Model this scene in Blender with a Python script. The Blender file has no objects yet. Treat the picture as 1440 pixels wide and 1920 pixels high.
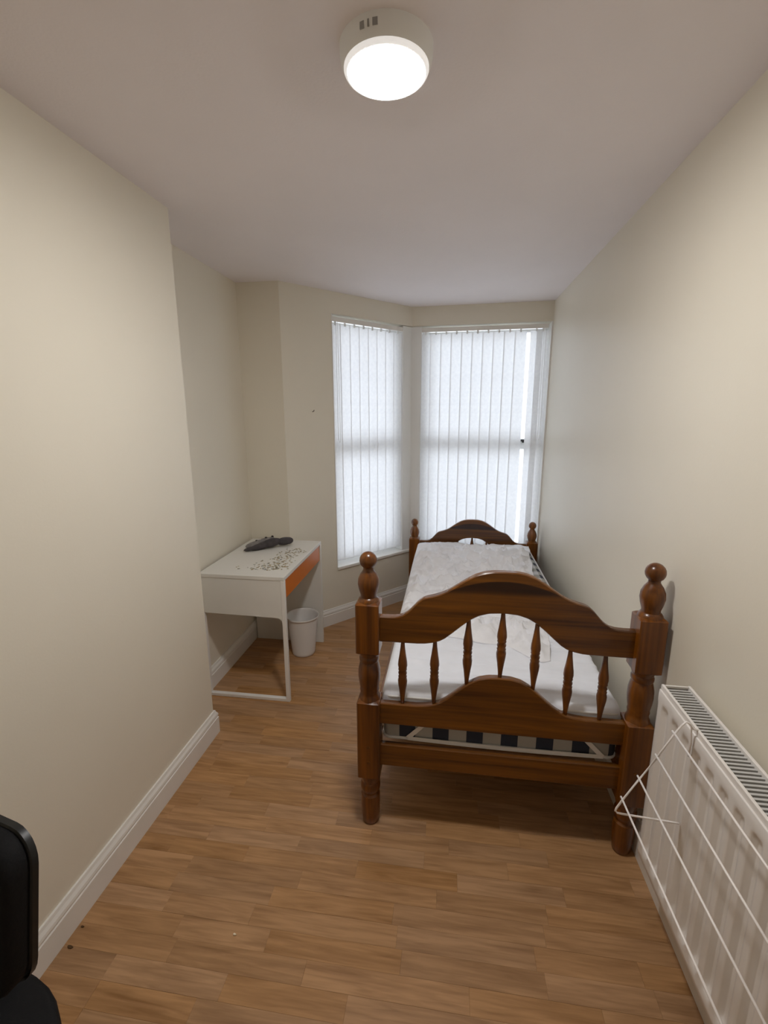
import bpy, bmesh, math, random
from mathutils import Vector, Matrix, noise as mnoise

random.seed(7)
sc = bpy.context.scene
COL = sc.collection

# ------------------------------------------------------------------ camera
CAM_H, FOCAL = 1.6115, 864.32
pitch, yaw, roll = (math.radians(a) for a in (12.11, 8.171, -0.137))
fw = Vector((-math.sin(yaw) * math.cos(pitch), math.cos(yaw) * math.cos(pitch), -math.sin(pitch)))
r0 = Vector((math.cos(yaw), math.sin(yaw), 0)); u0 = r0.cross(fw)
r1 = r0 * math.cos(roll) + u0 * math.sin(roll); u1 = -r0 * math.sin(roll) + u0 * math.cos(roll)
cam_data = bpy.data.cameras.new('camera')
cam_data.sensor_fit = 'VERTICAL'; cam_data.sensor_height = 36.0
cam_data.lens = FOCAL / 1920 * 36.0
cam_data.clip_start = 0.02
cam = bpy.data.objects.new('camera', cam_data); COL.objects.link(cam)
M3 = Matrix((r1, u1, -fw)).transposed()
cam.matrix_world = Matrix.Translation((0, 0, CAM_H)) @ M3.to_4x4()
sc.camera = cam

# ------------------------------------------------------------------ sky, exposure
world = bpy.data.worlds.new('overcast_sky'); sc.world = world; world.use_nodes = True
bg = world.node_tree.nodes['Background']
bg.inputs['Color'].default_value = (0.86, 0.90, 1.0, 1)
SKY = 1.36
bg.inputs['Strength'].default_value = SKY
LAMP = 63.0
sc.view_settings.view_transform = 'Standard'
sc.view_settings.look = 'None'
sc.view_settings.exposure = 1.68
sc.view_settings.gamma = 1.0
sc.view_settings.use_curve_mapping = False
sc.cycles.use_denoising = True
sc.cycles.max_bounces = 12
sc.cycles.diffuse_bounces = 8
sc.cycles.transparent_max_bounces = 12

# ------------------------------------------------------------------ materials
def new_mat(name):
    m = bpy.data.materials.new(name); m.use_nodes = True
    nt = m.node_tree
    return m, nt, nt.nodes['Principled BSDF']

def nd(nt, t, **kw):
    n = nt.nodes.new(t)
    for k, v in kw.items():
        if k in n.inputs: n.inputs[k].default_value = v
        else: setattr(n, k, v)
    return n

def plain(name, col, rough=0.5, metal=0.0, var=0.04, scale=6.0, bump=0.0, bscale=80.0, coat=0.0, spec=0.5):
    m, nt, b = new_mat(name); L = nt.links
    tc = nd(nt, 'ShaderNodeTexCoord')
    n = nd(nt, 'ShaderNodeTexNoise'); n.inputs['Scale'].default_value = scale; n.inputs['Detail'].default_value = 4
    L.new(tc.outputs['Object'], n.inputs['Vector'])
    r = nd(nt, 'ShaderNodeValToRGB')
    r.color_ramp.elements[0].position = 0.3; r.color_ramp.elements[1].position = 0.7
    r.color_ramp.elements[0].color = tuple(max(0, c * (1 - var)) for c in col) + (1,)
    r.color_ramp.elements[1].color = tuple(min(1, c * (1 + var)) for c in col) + (1,)
    L.new(n.outputs['Fac'], r.inputs['Fac']); L.new(r.outputs['Color'], b.inputs['Base Color'])
    b.inputs['Roughness'].default_value = rough; b.inputs['Metallic'].default_value = metal
    b.inputs['Specular IOR Level'].default_value = spec
    if coat: b.inputs['Coat Weight'].default_value = coat; b.inputs['Coat Roughness'].default_value = 0.15
    if bump:
        n2 = nd(nt, 'ShaderNodeTexNoise'); n2.inputs['Scale'].default_value = bscale; n2.inputs['Detail'].default_value = 3
        L.new(tc.outputs['Object'], n2.inputs['Vector'])
        bp = nd(nt, 'ShaderNodeBump'); bp.inputs['Strength'].default_value = bump; bp.inputs['Distance'].default_value = 0.004
        L.new(n2.outputs['Fac'], bp.inputs['Height']); L.new(bp.outputs['Normal'], b.inputs['Normal'])
    return m

def wood(name, axis, dark, light, rough=0.3, coat=0.18, fine=60.0, stretch=1.6):
    m, nt, b = new_mat(name); L = nt.links
    tc = nd(nt, 'ShaderNodeTexCoord'); oi = nd(nt, 'ShaderNodeObjectInfo')
    mul = nd(nt, 'ShaderNodeMath', operation='MULTIPLY'); mul.inputs[1].default_value = 37.0
    L.new(oi.outputs['Random'], mul.inputs[0])
    add = nd(nt, 'ShaderNodeVectorMath', operation='ADD')
    L.new(tc.outputs['Object'], add.inputs[0]); L.new(mul.outputs[0], add.inputs[1])
    mp = nd(nt, 'ShaderNodeMapping')
    s = [fine] * 3; s[axis] = stretch
    mp.inputs['Scale'].default_value = s
    L.new(add.outputs[0], mp.inputs['Vector'])
    n = nd(nt, 'ShaderNodeTexNoise'); n.inputs['Scale'].default_value = 1.0; n.inputs['Detail'].default_value = 5
    n.inputs['Distortion'].default_value = 0.6
    L.new(mp.outputs[0], n.inputs['Vector'])
    mp2 = nd(nt, 'ShaderNodeMapping'); s2 = [fine * 0.22] * 3; s2[axis] = stretch * 0.6
    mp2.inputs['Scale'].default_value = s2
    L.new(add.outputs[0], mp2.inputs['Vector'])
    n2 = nd(nt, 'ShaderNodeTexNoise'); n2.inputs['Scale'].default_value = 1.0; n2.inputs['Detail'].default_value = 3
    n2.inputs['Distortion'].default_value = 1.2
    L.new(mp2.outputs[0], n2.inputs['Vector'])
    mx = nd(nt, 'ShaderNodeMath', operation='ADD'); L.new(n.outputs['Fac'], mx.inputs[0]); L.new(n2.outputs['Fac'], mx.inputs[1])
    hf = nd(nt, 'ShaderNodeMath', operation='MULTIPLY'); hf.inputs[1].default_value = 0.5; L.new(mx.outputs[0], hf.inputs[0])
    r = nd(nt, 'ShaderNodeValToRGB')
    r.color_ramp.elements[0].position = 0.36; r.color_ramp.elements[1].position = 0.64
    r.color_ramp.elements[0].color = dark + (1,); r.color_ramp.elements[1].color = light + (1,)
    L.new(hf.outputs[0], r.inputs['Fac']); L.new(r.outputs['Color'], b.inputs['Base Color'])
    b.inputs['Roughness'].default_value = rough
    b.inputs['Coat Weight'].default_value = coat; b.inputs['Coat Roughness'].default_value = 0.18
    bp = nd(nt, 'ShaderNodeBump'); bp.inputs['Strength'].default_value = 0.06; bp.inputs['Distance'].default_value = 0.002
    L.new(n.outputs['Fac'], bp.inputs['Height']); L.new(bp.outputs['Normal'], b.inputs['Normal'])
    return m

WALL = plain('cream_wall_paint', (0.765, 0.72, 0.615), rough=0.42, var=0.02, scale=1.3, bump=0.05, bscale=140, spec=0.35)
CEIL = plain('white_ceiling_paint', (0.84, 0.79, 0.80), rough=0.7, var=0.02, scale=2.0, bump=0.12, bscale=120)
TRIM = plain('white_gloss_trim', (0.80, 0.78, 0.74), rough=0.28, var=0.02)
UPVC = plain('white_window_plastic', (0.82, 0.83, 0.82), rough=0.3, var=0.01)
DW, LW = (0.050, 0.0135, 0.0006), (0.195, 0.067, 0.0030)
WOODX = wood('varnished_pine_rail', 0, DW, LW)
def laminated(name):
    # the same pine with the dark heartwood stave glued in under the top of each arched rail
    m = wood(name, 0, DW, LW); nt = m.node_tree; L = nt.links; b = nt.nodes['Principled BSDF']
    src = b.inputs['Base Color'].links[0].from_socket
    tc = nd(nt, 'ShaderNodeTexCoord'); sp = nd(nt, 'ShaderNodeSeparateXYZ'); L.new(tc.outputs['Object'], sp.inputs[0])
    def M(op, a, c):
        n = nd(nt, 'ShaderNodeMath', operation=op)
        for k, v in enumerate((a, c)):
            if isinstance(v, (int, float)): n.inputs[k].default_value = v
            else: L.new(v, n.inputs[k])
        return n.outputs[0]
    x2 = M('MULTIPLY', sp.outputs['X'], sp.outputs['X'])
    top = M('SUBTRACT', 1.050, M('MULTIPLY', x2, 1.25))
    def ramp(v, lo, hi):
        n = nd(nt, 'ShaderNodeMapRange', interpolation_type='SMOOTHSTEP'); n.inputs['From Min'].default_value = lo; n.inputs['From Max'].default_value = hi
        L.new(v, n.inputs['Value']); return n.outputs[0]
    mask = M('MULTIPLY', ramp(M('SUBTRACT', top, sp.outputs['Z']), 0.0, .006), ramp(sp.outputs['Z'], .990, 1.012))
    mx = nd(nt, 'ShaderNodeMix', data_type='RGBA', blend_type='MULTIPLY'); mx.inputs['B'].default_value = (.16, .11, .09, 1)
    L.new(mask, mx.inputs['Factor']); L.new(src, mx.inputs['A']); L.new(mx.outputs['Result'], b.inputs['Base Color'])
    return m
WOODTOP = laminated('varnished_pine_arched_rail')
WOODY = wood('varnished_pine_side_rail', 1, DW, LW)
WOODZ = wood('varnished_pine_post', 2, (0.060, 0.0150, 0.0008), (0.215, 0.067, 0.0035))
PALEPINE = wood('pale_pine_slat', 0, (0.36, 0.22, 0.1), (0.5, 0.34, 0.18), rough=0.5, coat=0)
DESKWHITE = plain('white_laminate', (0.74, 0.73, 0.69), rough=0.4, var=0.02)
DESKMETAL = plain('white_powder_coat', (0.80, 0.78, 0.75), rough=0.4, var=0.01)
ORANGE = plain('orange_lacquer', (0.62, 0.155, 0.008), rough=0.28, var=0.03)
BINWHITE = plain('white_bin_plastic', (0.74, 0.72, 0.70), rough=0.42, var=0.02)
RADWHITE = plain('white_radiator_enamel', (0.80, 0.77, 0.74), rough=0.3, var=0.02)
RADDARK = plain('grey_convector_steel', (0.42, 0.42, 0.42), rough=0.5, var=0.1)
GRILLE = plain('grey_grille_bar', (0.52, 0.52, 0.51), rough=0.4, var=0.03)
WIRE = plain('white_coated_wire', (0.86, 0.82, 0.80), rough=0.35, var=0.01)
LINEN = plain('white_cotton_sheet', (0.82, 0.85, 0.92), rough=0.9, var=0.03, scale=12, bump=0.25, bscale=35)
THROW = plain('rumpled_white_cotton', (0.85, 0.86, 0.90), rough=0.92, var=0.05, scale=14, bump=0.9, bscale=24)
PIPING = plain('white_piping', (0.75, 0.75, 0.75), rough=0.8)
STRAP = plain('white_elastic', (0.80, 0.79, 0.78), rough=0.85)
BLACKFAB = plain('black_mesh_fabric', (0.006, 0.006, 0.007), rough=0.75, bump=0.2, bscale=300, spec=0.2)
BLACKPL = plain('black_plastic', (0.008, 0.009, 0.010), rough=0.38, spec=0.4)
CHROME = plain('grey_steel', (0.5, 0.5, 0.5), rough=0.25, metal=1.0)
BUNDLE = plain('dark_grey_cloth', (0.060, 0.052, 0.055), rough=0.85, var=0.25, scale=30, bump=0.5, bscale=60)
BUNDLEL = plain('pale_grey_cloth', (0.22, 0.205, 0.2), rough=0.85, var=0.25, scale=30, bump=0.5, bscale=60)
LAMPBODY = plain('white_lamp_housing', (0.86, 0.88, 0.89), rough=0.4, var=0.01)
LAMPMARK = plain('grey_lamp_vent', (0.3, 0.3, 0.3), rough=0.5)
FLECK = None
DIRT = plain('brown_leaf_bit', (0.09, 0.045, 0.015), rough=0.9)
CRUMB = plain('cream_crumb', (0.8, 0.72, 0.55), rough=0.7)
NAIL = plain('dull_nail_metal', (0.2, 0.18, 0.16), rough=0.4, metal=0.8)
HANDLE = plain('black_window_handle', (0.03, 0.03, 0.03), rough=0.4)
CONCRETE = plain('floor_base', (0.05, 0.035, 0.025), rough=0.9)

def emit_mat():
    m, nt, b = new_mat('lit_diffuser')
    b.inputs['Base Color'].default_value = (0.9, 0.9, 0.9, 1)
    b.inputs['Emission Color'].default_value = (1.0, 0.98, 0.955, 1)
    b.inputs['Emission Strength'].default_value = LAMP
    return m
LIT = emit_mat()
RIM, _nt, _b = new_mat('glowing_frosted_rim')
_b.inputs['Base Color'].default_value = (.85, .85, .85, 1); _b.inputs['Emission Color'].default_value = (1, .98, .955, 1)
_b.inputs['Emission Strength'].default_value = .16

def blind_mat():
    m, nt, b = new_mat('translucent_blind_fabric'); L = nt.links
    out = nt.nodes['Material Output']; nt.nodes.remove(b)
    tc = nd(nt, 'ShaderNodeTexCoord')
    n = nd(nt, 'ShaderNodeTexNoise'); n.inputs['Scale'].default_value = 45; n.inputs['Detail'].default_value = 4
    L.new(tc.outputs['Object'], n.inputs['Vector'])
    r = nd(nt, 'ShaderNodeValToRGB'); r.color_ramp.elements[0].position = .35; r.color_ramp.elements[1].position = .65
    r.color_ramp.elements[0].color = (.83, .83, .84, 1); r.color_ramp.elements[1].color = (.88, .88, .88, 1)
    L.new(n.outputs['Fac'], r.inputs['Fac'])
    d = nd(nt, 'ShaderNodeBsdfDiffuse'); t = nd(nt, 'ShaderNodeBsdfTranslucent'); mx = nd(nt, 'ShaderNodeMixShader')
    mx.inputs[0].default_value = 0.46
    L.new(r.outputs['Color'], d.inputs['Color']); L.new(r.outputs['Color'], t.inputs['Color'])
    L.new(d.outputs[0], mx.inputs[1]); L.new(t.outputs[0], mx.inputs[2]); L.new(mx.outputs[0], out.inputs['Surface'])
    return m
BLIND = blind_mat()

def glass_mat():
    m, nt, b = new_mat('window_glass'); L = nt.links
    out = nt.nodes['Material Output']; nt.nodes.remove(b)
    g = nd(nt, 'ShaderNodeBsdfGlossy'); g.inputs['Roughness'].default_value = 0.02
    t = nd(nt, 'ShaderNodeBsdfTransparent'); t.inputs['Color'].default_value = (.95, .97, .97, 1)
    fr = nd(nt, 'ShaderNodeFresnel'); fr.inputs['IOR'].default_value = 1.45
    mx = nd(nt, 'ShaderNodeMixShader')
    L.new(fr.outputs[0], mx.inputs[0]); L.new(t.outputs[0], mx.inputs[1]); L.new(g.outputs[0], mx.inputs[2])
    L.new(mx.outputs[0], out.inputs['Surface'])
    return m
GLASS = glass_mat()

def plank_mat():
    m, nt, b = new_mat('oak_laminate_strip'); L = nt.links
    tc = nd(nt, 'ShaderNodeTexCoord'); oi = nd(nt, 'ShaderNodeObjectInfo')
    mul = nd(nt, 'ShaderNodeMath', operation='MULTIPLY'); mul.inputs[1].default_value = 53.0
    L.new(oi.outputs['Random'], mul.inputs[0])
    add = nd(nt, 'ShaderNodeVectorMath', operation='ADD')
    L.new(tc.outputs['Object'], add.inputs[0]); L.new(mul.outputs[0], add.inputs[1])
    mp = nd(nt, 'ShaderNodeMapping'); mp.inputs['Scale'].default_value = (5.0, 70, 70)
    L.new(add.outputs[0], mp.inputs['Vector'])
    n = nd(nt, 'ShaderNodeTexNoise'); n.inputs['Scale'].default_value = 1; n.inputs['Detail'].default_value = 5; n.inputs['Distortion'].default_value = .8
    L.new(mp.outputs[0], n.inputs['Vector'])
    mp2 = nd(nt, 'ShaderNodeMapping'); mp2.inputs['Scale'].default_value = (2.2, 16, 16)
    L.new(add.outputs[0], mp2.inputs['Vector'])
    n2 = nd(nt, 'ShaderNodeTexNoise'); n2.inputs['Scale'].default_value = 1; n2.inputs['Detail'].default_value = 3; n2.inputs['Distortion'].default_value = 1.5
    L.new(mp2.outputs[0], n2.inputs['Vector'])
    mx = nd(nt, 'ShaderNodeMath', operation='MULTIPLY_ADD'); L.new(n.outputs['Fac'], mx.inputs[0]); mx.inputs[1].default_value = .55
    h = nd(nt, 'ShaderNodeMath', operation='MULTIPLY'); L.new(n2.outputs['Fac'], h.inputs[0]); h.inputs[1].default_value = .45
    L.new(h.outputs[0], mx.inputs[2])
    r = nd(nt, 'ShaderNodeValToRGB'); r.color_ramp.elements[0].position = .3; r.color_ramp.elements[1].position = .62
    r.color_ramp.elements[0].color = (.25, .125, .048, 1); r.color_ramp.elements[1].color = (.47, .265, .124, 1)
    L.new(mx.outputs[0], r.inputs['Fac'])
    hsv = nd(nt, 'ShaderNodeHueSaturation')
    mr = nd(nt, 'ShaderNodeMapRange'); mr.inputs['To Min'].default_value = .93; mr.inputs['To Max'].default_value = 1.07
    L.new(oi.outputs['Random'], mr.inputs['Value']); L.new(mr.outputs[0], hsv.inputs['Value'])
    m2 = nd(nt, 'ShaderNodeMath', operation='MULTIPLY'); m2.inputs[1].default_value = 7.13
    fr = nd(nt, 'ShaderNodeMath', operation='FRACT'); L.new(oi.outputs['Random'], m2.inputs[0]); L.new(m2.outputs[0], fr.inputs[0])
    mr2 = nd(nt, 'ShaderNodeMapRange'); mr2.inputs['To Min'].default_value = .93; mr2.inputs['To Max'].default_value = 1.06
    L.new(fr.outputs[0], mr2.inputs['Value']); L.new(mr2.outputs[0], hsv.inputs['Saturation'])
    L.new(r.outputs['Color'], hsv.inputs['Color']); L.new(hsv.outputs['Color'], b.inputs['Base Color'])
    b.inputs['Roughness'].default_value = .42; b.inputs['Specular IOR Level'].default_value = .4
    return m
PLANK = plank_mat()

def gingham_mat():
    # woven check: navy and white yarn bands crossing, in the cloth's own metres
    m, nt, b = new_mat('navy_gingham_ticking'); L = nt.links
    tc = nd(nt, 'ShaderNodeTexCoord'); sp = nd(nt, 'ShaderNodeSeparateXYZ'); L.new(tc.outputs['Object'], sp.inputs[0])
    def band(sock, off):
        a = nd(nt, 'ShaderNodeMath', operation='ADD'); a.inputs[1].default_value = off; L.new(sock, a.inputs[0])
        d = nd(nt, 'ShaderNodeMath', operation='DIVIDE'); d.inputs[1].default_value = .1285; L.new(a.outputs[0], d.inputs[0])
        f = nd(nt, 'ShaderNodeMath', operation='FRACT'); L.new(d.outputs[0], f.inputs[0])
        g = nd(nt, 'ShaderNodeMath', operation='LESS_THAN'); g.inputs[1].default_value = .48; L.new(f.outputs[0], g.inputs[0])
        return g
    gx = band(sp.outputs['X'], 10 * .1285 + .368); gy = band(sp.outputs['Y'], 10 * .1285 + 1.081)
    sm_ = nd(nt, 'ShaderNodeMath', operation='ADD'); L.new(gx.outputs[0], sm_.inputs[0]); L.new(gy.outputs[0], sm_.inputs[1])
    hf = nd(nt, 'ShaderNodeMath', operation='MULTIPLY'); hf.inputs[1].default_value = .5; L.new(sm_.outputs[0], hf.inputs[0])
    mx = nd(nt, 'ShaderNodeValToRGB'); e = mx.color_ramp.elements
    e[0].position = 0; e[0].color = (.66, .67, .70, 1); e[1].position = 1; e[1].color = (.028, .036, .06, 1)
    x = e.new(.5); x.color = (.40, .40, .38, 1)
    L.new(hf.outputs[0], mx.inputs['Fac'])
    L.new(mx.outputs['Color'], b.inputs['Base Color'])
    b.inputs['Roughness'].default_value = .9
    return m
GINGHAM = gingham_mat()

def fleck_mat():
    m, nt, b = new_mat('worn_sticker_flakes'); L = nt.links
    tc = nd(nt, 'ShaderNodeTexCoord')
    n = nd(nt, 'ShaderNodeTexNoise'); n.inputs['Scale'].default_value = 40
    L.new(tc.outputs['Object'], n.inputs['Vector'])
    r = nd(nt, 'ShaderNodeValToRGB'); e = r.color_ramp.elements
    e[0].position = .35; e[0].color = (.30, .31, .31, 1); e[1].position = .65; e[1].color = (.44, .34, .19, 1)
    x = e.new(.5); x.color = (.34, .30, .19, 1)
    L.new(n.outputs['Fac'], r.inputs['Fac']); L.new(r.outputs['Color'], b.inputs['Base Color'])
    b.inputs['Roughness'].default_value = .7
    return m
FLECK = fleck_mat()

# ------------------------------------------------------------------ helpers
def obj(name, bm, mat, parent=None, smooth=False, loc=None, bevel=0, auto=None):
    bmesh.ops.recalc_face_normals(bm, faces=bm.faces[:])
    me = bpy.data.meshes.new(name); bm.to_mesh(me); bm.free()
    if smooth:
        for p in me.polygons: p.use_smooth = True
    if auto is not None:
        me.set_sharp_from_angle(angle=math.radians(auto))
    me.materials.append(mat)
    o = bpy.data.objects.new(name, me); COL.objects.link(o)
    if loc: o.location = loc
    if parent: o.parent = parent
    if bevel:
        md = o.modifiers.new('bevel', 'BEVEL'); md.width = bevel; md.segments = 2; md.limit_method = 'ANGLE'; md.angle_limit = math.radians(40)
    return o

def tag(o, label, cat, group=None):
    o['label'] = label; o['category'] = cat
    if group: o['group'] = group
    return o

def thing(name, label, cat, loc=(0, 0, 0), rz=0, group=None):
    o = bpy.data.objects.new(name, None); COL.objects.link(o)
    o.location = loc; o.rotation_euler = (0, 0, rz); o.empty_display_size = .1
    return tag(o, label, cat, group)

def struct(o): o['kind'] = 'structure'; return o

def box(bm, a, b):
    x0, y0, z0 = a; x1, y1, z1 = b
    v = [bm.verts.new(p) for p in ((x0, y0, z0), (x1, y0, z0), (x1, y1, z0), (x0, y1, z0), (x0, y0, z1), (x1, y0, z1), (x1, y1, z1), (x0, y1, z1))]
    for f in ((0, 3, 2, 1), (4, 5, 6, 7), (0, 1, 5, 4), (1, 2, 6, 5), (2, 3, 7, 6), (3, 0, 4, 7)):
        bm.faces.new([v[i] for i in f])
    return bm

def prism(bm, poly, z0, z1):
    lo = [bm.verts.new((x, y, z0)) for x, y in poly]; hi = [bm.verts.new((x, y, z1)) for x, y in poly]
    n = len(poly)
    bm.faces.new(lo[::-1]); bm.faces.new(hi)
    for i in range(n): bm.faces.new((lo[i], lo[(i + 1) % n], hi[(i + 1) % n], hi[i]))
    return bm

def lathe(bm, prof, seg=24, c=(0, 0)):
    rings = []
    for z, r in prof:
        rings.append([bm.verts.new((c[0] + r * math.cos(2 * math.pi * i / seg), c[1] + r * math.sin(2 * math.pi * i / seg), z)) for i in range(seg)])
    for a, b in zip(rings, rings[1:]):
        for i in range(seg): bm.faces.new((a[i], a[(i + 1) % seg], b[(i + 1) % seg], b[i]))
    bm.faces.new(rings[0][::-1]); bm.faces.new(rings[-1])
    return bm

def tube(bm, pts, r, seg=8):
    pts = [Vector(p) for p in pts]; rings = []
    for i, p in enumerate(pts):
        d = (pts[min(i + 1, len(pts) - 1)] - pts[max(i - 1, 0)]).normalized()
        if 0 < i < len(pts) - 1:
            d = ((pts[i + 1] - p).normalized() + (p - pts[i - 1]).normalized()).normalized()
        ref = Vector((0, 0, 1)) if abs(d.z) < .9 else Vector((0, 1, 0))
        a = d.cross(ref).normalized(); b = d.cross(a)
        rings.append([bm.verts.new(p + a * r * math.cos(2 * math.pi * k / seg) + b * r * math.sin(2 * math.pi * k / seg)) for k in range(seg)])
    for a, b in zip(rings, rings[1:]):
        for k in range(seg): bm.faces.new((a[k], a[(k + 1) % seg], b[(k + 1) % seg], b[k]))
    bm.faces.new(rings[0][::-1]); bm.faces.new(rings[-1])
    return bm

def sm(a, b, x):
    t = max(0, min(1, (x - a) / (b - a))); return t * t * (3 - 2 * t)

# ------------------------------------------------------------------ room shell
H = 2.4263
XL, YC0, YC1 = -1.162, 0.76, 1.942           # chimney breast face and its two ends
XA = -1.385                                  # alcove wall
YB = 3.0093                                  # short end wall of the alcove
A0 = Vector((-1.1005, YB)); A1 = Vector((-0.326, 3.8728))   # bay side wall (inner face)
XR = 0.738; B1 = Vector((XR, 3.8150))        # bay front wall runs A1 -> B1
YF = -0.62                                   # wall behind the camera
TH = 0.25
ta = (A1 - A0); LA = ta.length; ta.normalize(); na = Vector((-ta.y, ta.x))      # na points outwards
tb = (B1 - A1); LB = tb.length; tb.normalize(); nb = Vector((-tb.y, tb.x))
def PA(t, off=0): p = A0 + ta * t + na * off; return (p.x, p.y)
def PB(s, off=0): p = A1 + tb * s + nb * off; return (p.x, p.y)
def miter(off):
    # where the two offset bay lines meet
    p = A0 + na * off; q = A1 + nb * off
    d = ta.x * tb.y - ta.y * tb.x
    k = ((q.x - p.x) * tb.y - (q.y - p.y) * tb.x) / d
    r = p + ta * k; return (r.x, r.y)
ZS, ZH = 0.452, 2.283

bm = bmesh.new(); box(bm, (XA - .2, YF - .1, -.12), (XR + .2, 4.1, -.012)); floor = struct(obj('floor', bm, CONCRETE))
bm = bmesh.new(); box(bm, (XA - .2, YF - .1, H), (XR + .2, 4.1, H + .1)); struct(obj('ceiling', bm, CEIL))
bm = bmesh.new(); box(bm, (XR, YF - .1, -.012), (XR + .12, 4.05, H)); struct(obj('wall_right', bm, WALL))
bm = bmesh.new(); box(bm, (XA - .0, YC0, -.012), (XL, YC1, H)); struct(obj('wall_left', bm, WALL))
bm = bmesh.new(); box(bm, (XA - .12, YF - .1, -.012), (XA, YB + .12, H)); struct(obj('wall_alcove', bm, WALL))
bm = bmesh.new(); box(bm, (XA, YF - .1, -.012), (XR, YF, H)); struct(obj('wall_front', bm, WALL))
bm = bmesh.new(); prism(bm, [(XA, YB), (A0.x, A0.y), PA(-.0, TH), (XA, YB + TH)], -.012, H); struct(obj('wall_alcove_end', bm, WALL))
# bay side wall: pier, dado and lintel round the opening
TW0, TW1 = 0.392, LA
bm = bmesh.new()
prism(bm, [PA(0), PA(TW0), PA(TW0, TH), PA(0, TH)], -.012, H)
prism(bm, [PA(TW0), (A1.x, A1.y), miter(TH), PA(TW0, TH)], -.012, ZS - .022)
prism(bm, [PA(TW0), (A1.x, A1.y), miter(TH), PA(TW0, TH)], ZH, H)
struct(obj('wall_bay', bm, WALL))
bm = bmesh.new()
prism(bm, [(A1.x, A1.y), PB(LB), PB(LB, TH), miter(TH)], -.012, ZS - .022)
prism(bm, [(A1.x, A1.y), PB(LB), PB(LB, TH), miter(TH)], ZH, H)
struct(obj('wall_back', bm, WALL))

# laminate strips, each its own piece of the floor
SW, GAP = 0.0665, 0.0003
variants = {}
def strip_mesh(l):
    if l not in variants:
        b = bmesh.new(); h = l / 2 - GAP / 2; w = SW / 2 - GAP / 2; e = .0002
        lo = [b.verts.new(p) for p in ((-h, -w, -.012), (h, -w, -.012), (h, w, -.012), (-h, w, -.012))]
        md = [b.verts.new((v.co.x, v.co.y, -e)) for v in lo]
        hi = [b.verts.new(p) for p in ((-h + e, -w + e, 0), (h - e, -w + e, 0), (h - e, w - e, 0), (-h + e, w - e, 0))]
        b.faces.new(hi)
        for P, Q in ((lo, md), (md, hi)):
            for i in range(4): b.faces.new((P[i], P[(i + 1) % 4], Q[(i + 1) % 4], Q[i]))
        bmesh.ops.recalc_face_normals(b, faces=b.faces[:])
        me = bpy.data.meshes.new('plank'); b.to_mesh(me); b.free(); me.materials.append(PLANK); variants[l] = me
    return variants[l]
row = 0; y = 0.50
def bay_y(x): return 4.0
while y < 3.95:
    # where this row of boards starts and ends between the walls
    x0, x1 = XA, XR
    if y > YB:
        k = (y - A0.y) / (A1.y - A0.y); x0 = A0.x + k * (A1.x - A0.x) - .1
    x = x0 - random.choice((.0, .1, .2, .3, .35))
    while x < x1 - .02:
        l = random.choice((.30, .36, .42, .48))
        a, e = x, x + l; x = e
        if e > XR + .1: l = round((XR + .1 - a) / .03) * .03
        if l < .03: break
        o = bpy.data.objects.new('plank', strip_mesh(round(l, 3))); COL.objects.link(o)
        o.location = (a + l / 2, y + SW / 2, random.uniform(-.0004, 0)); o.parent = floor
    y += SW; row += 1
# behind the camera's view the floor goes on in wide boards
for k in range(6):
    bmx = bmesh.new(); yy0 = YF + k * .1867; box(bmx, (XA, yy0, -.012), (XR, yy0 + .1858, 0)); obj('plank', bmx, PLANK, floor)

# skirting boards with a moulded top
SK = [(0, 0), (.018, 0), (.018, .086), (.0145, .090), (.0145, .094), (.018, .098), (.016, .108), (.010, .118), (.007, .128), (0, .128)]
def skirting(name, p, q, ext0=0, ext1=0):
    p, q = Vector(p), Vector(q); d = (q - p).normalized(); n = Vector((d.y, -d.x))   # room lies to the right of p->q
    b = bmesh.new(); ends = []
    for base, s, e in ((p, -1, ext0), (q, 1, ext1)):
        ends.append([b.verts.new((base.x + n.x * o + d.x * s * e * o / .018, base.y + n.y * o + d.y * s * e * o / .018, z)) for o, z in SK])
    m = len(SK)
    for i in range(m): b.faces.new((ends[0][i], ends[0][(i + 1) % m], ends[1][(i + 1) % m], ends[1][i]))
    b.faces.new(ends[0]); b.faces.new(ends[1][::-1])
    return struct(obj(name, b, TRIM))
skirting('baseboard_left', (XL, YC0), (XL, YC1), .018, .018)
skirting('baseboard_chimney_end', (XL, YC1), (XA, YC1), .018, -.018)
skirting('baseboard_alcove', (XA, YC1), (XA, YB), -.018, -.018)
skirting('baseboard_alcove_end', (XA, YB), (A0.x, A0.y), -.018, .007)
skirting('baseboard_bay', (A0.x, A0.y), (A1.x, A1.y), 0, -.008)
skirting('baseboard_back', (A1.x, A1.y), (B1.x, B1.y), -.008, -.018)
skirting('baseboard_right', (XR, B1.y), (XR, YF), -.018, -.018)
skirting('baseboard_near_alcove', (XA, YF), (XA, YC0), -.018, -.018)

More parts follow.
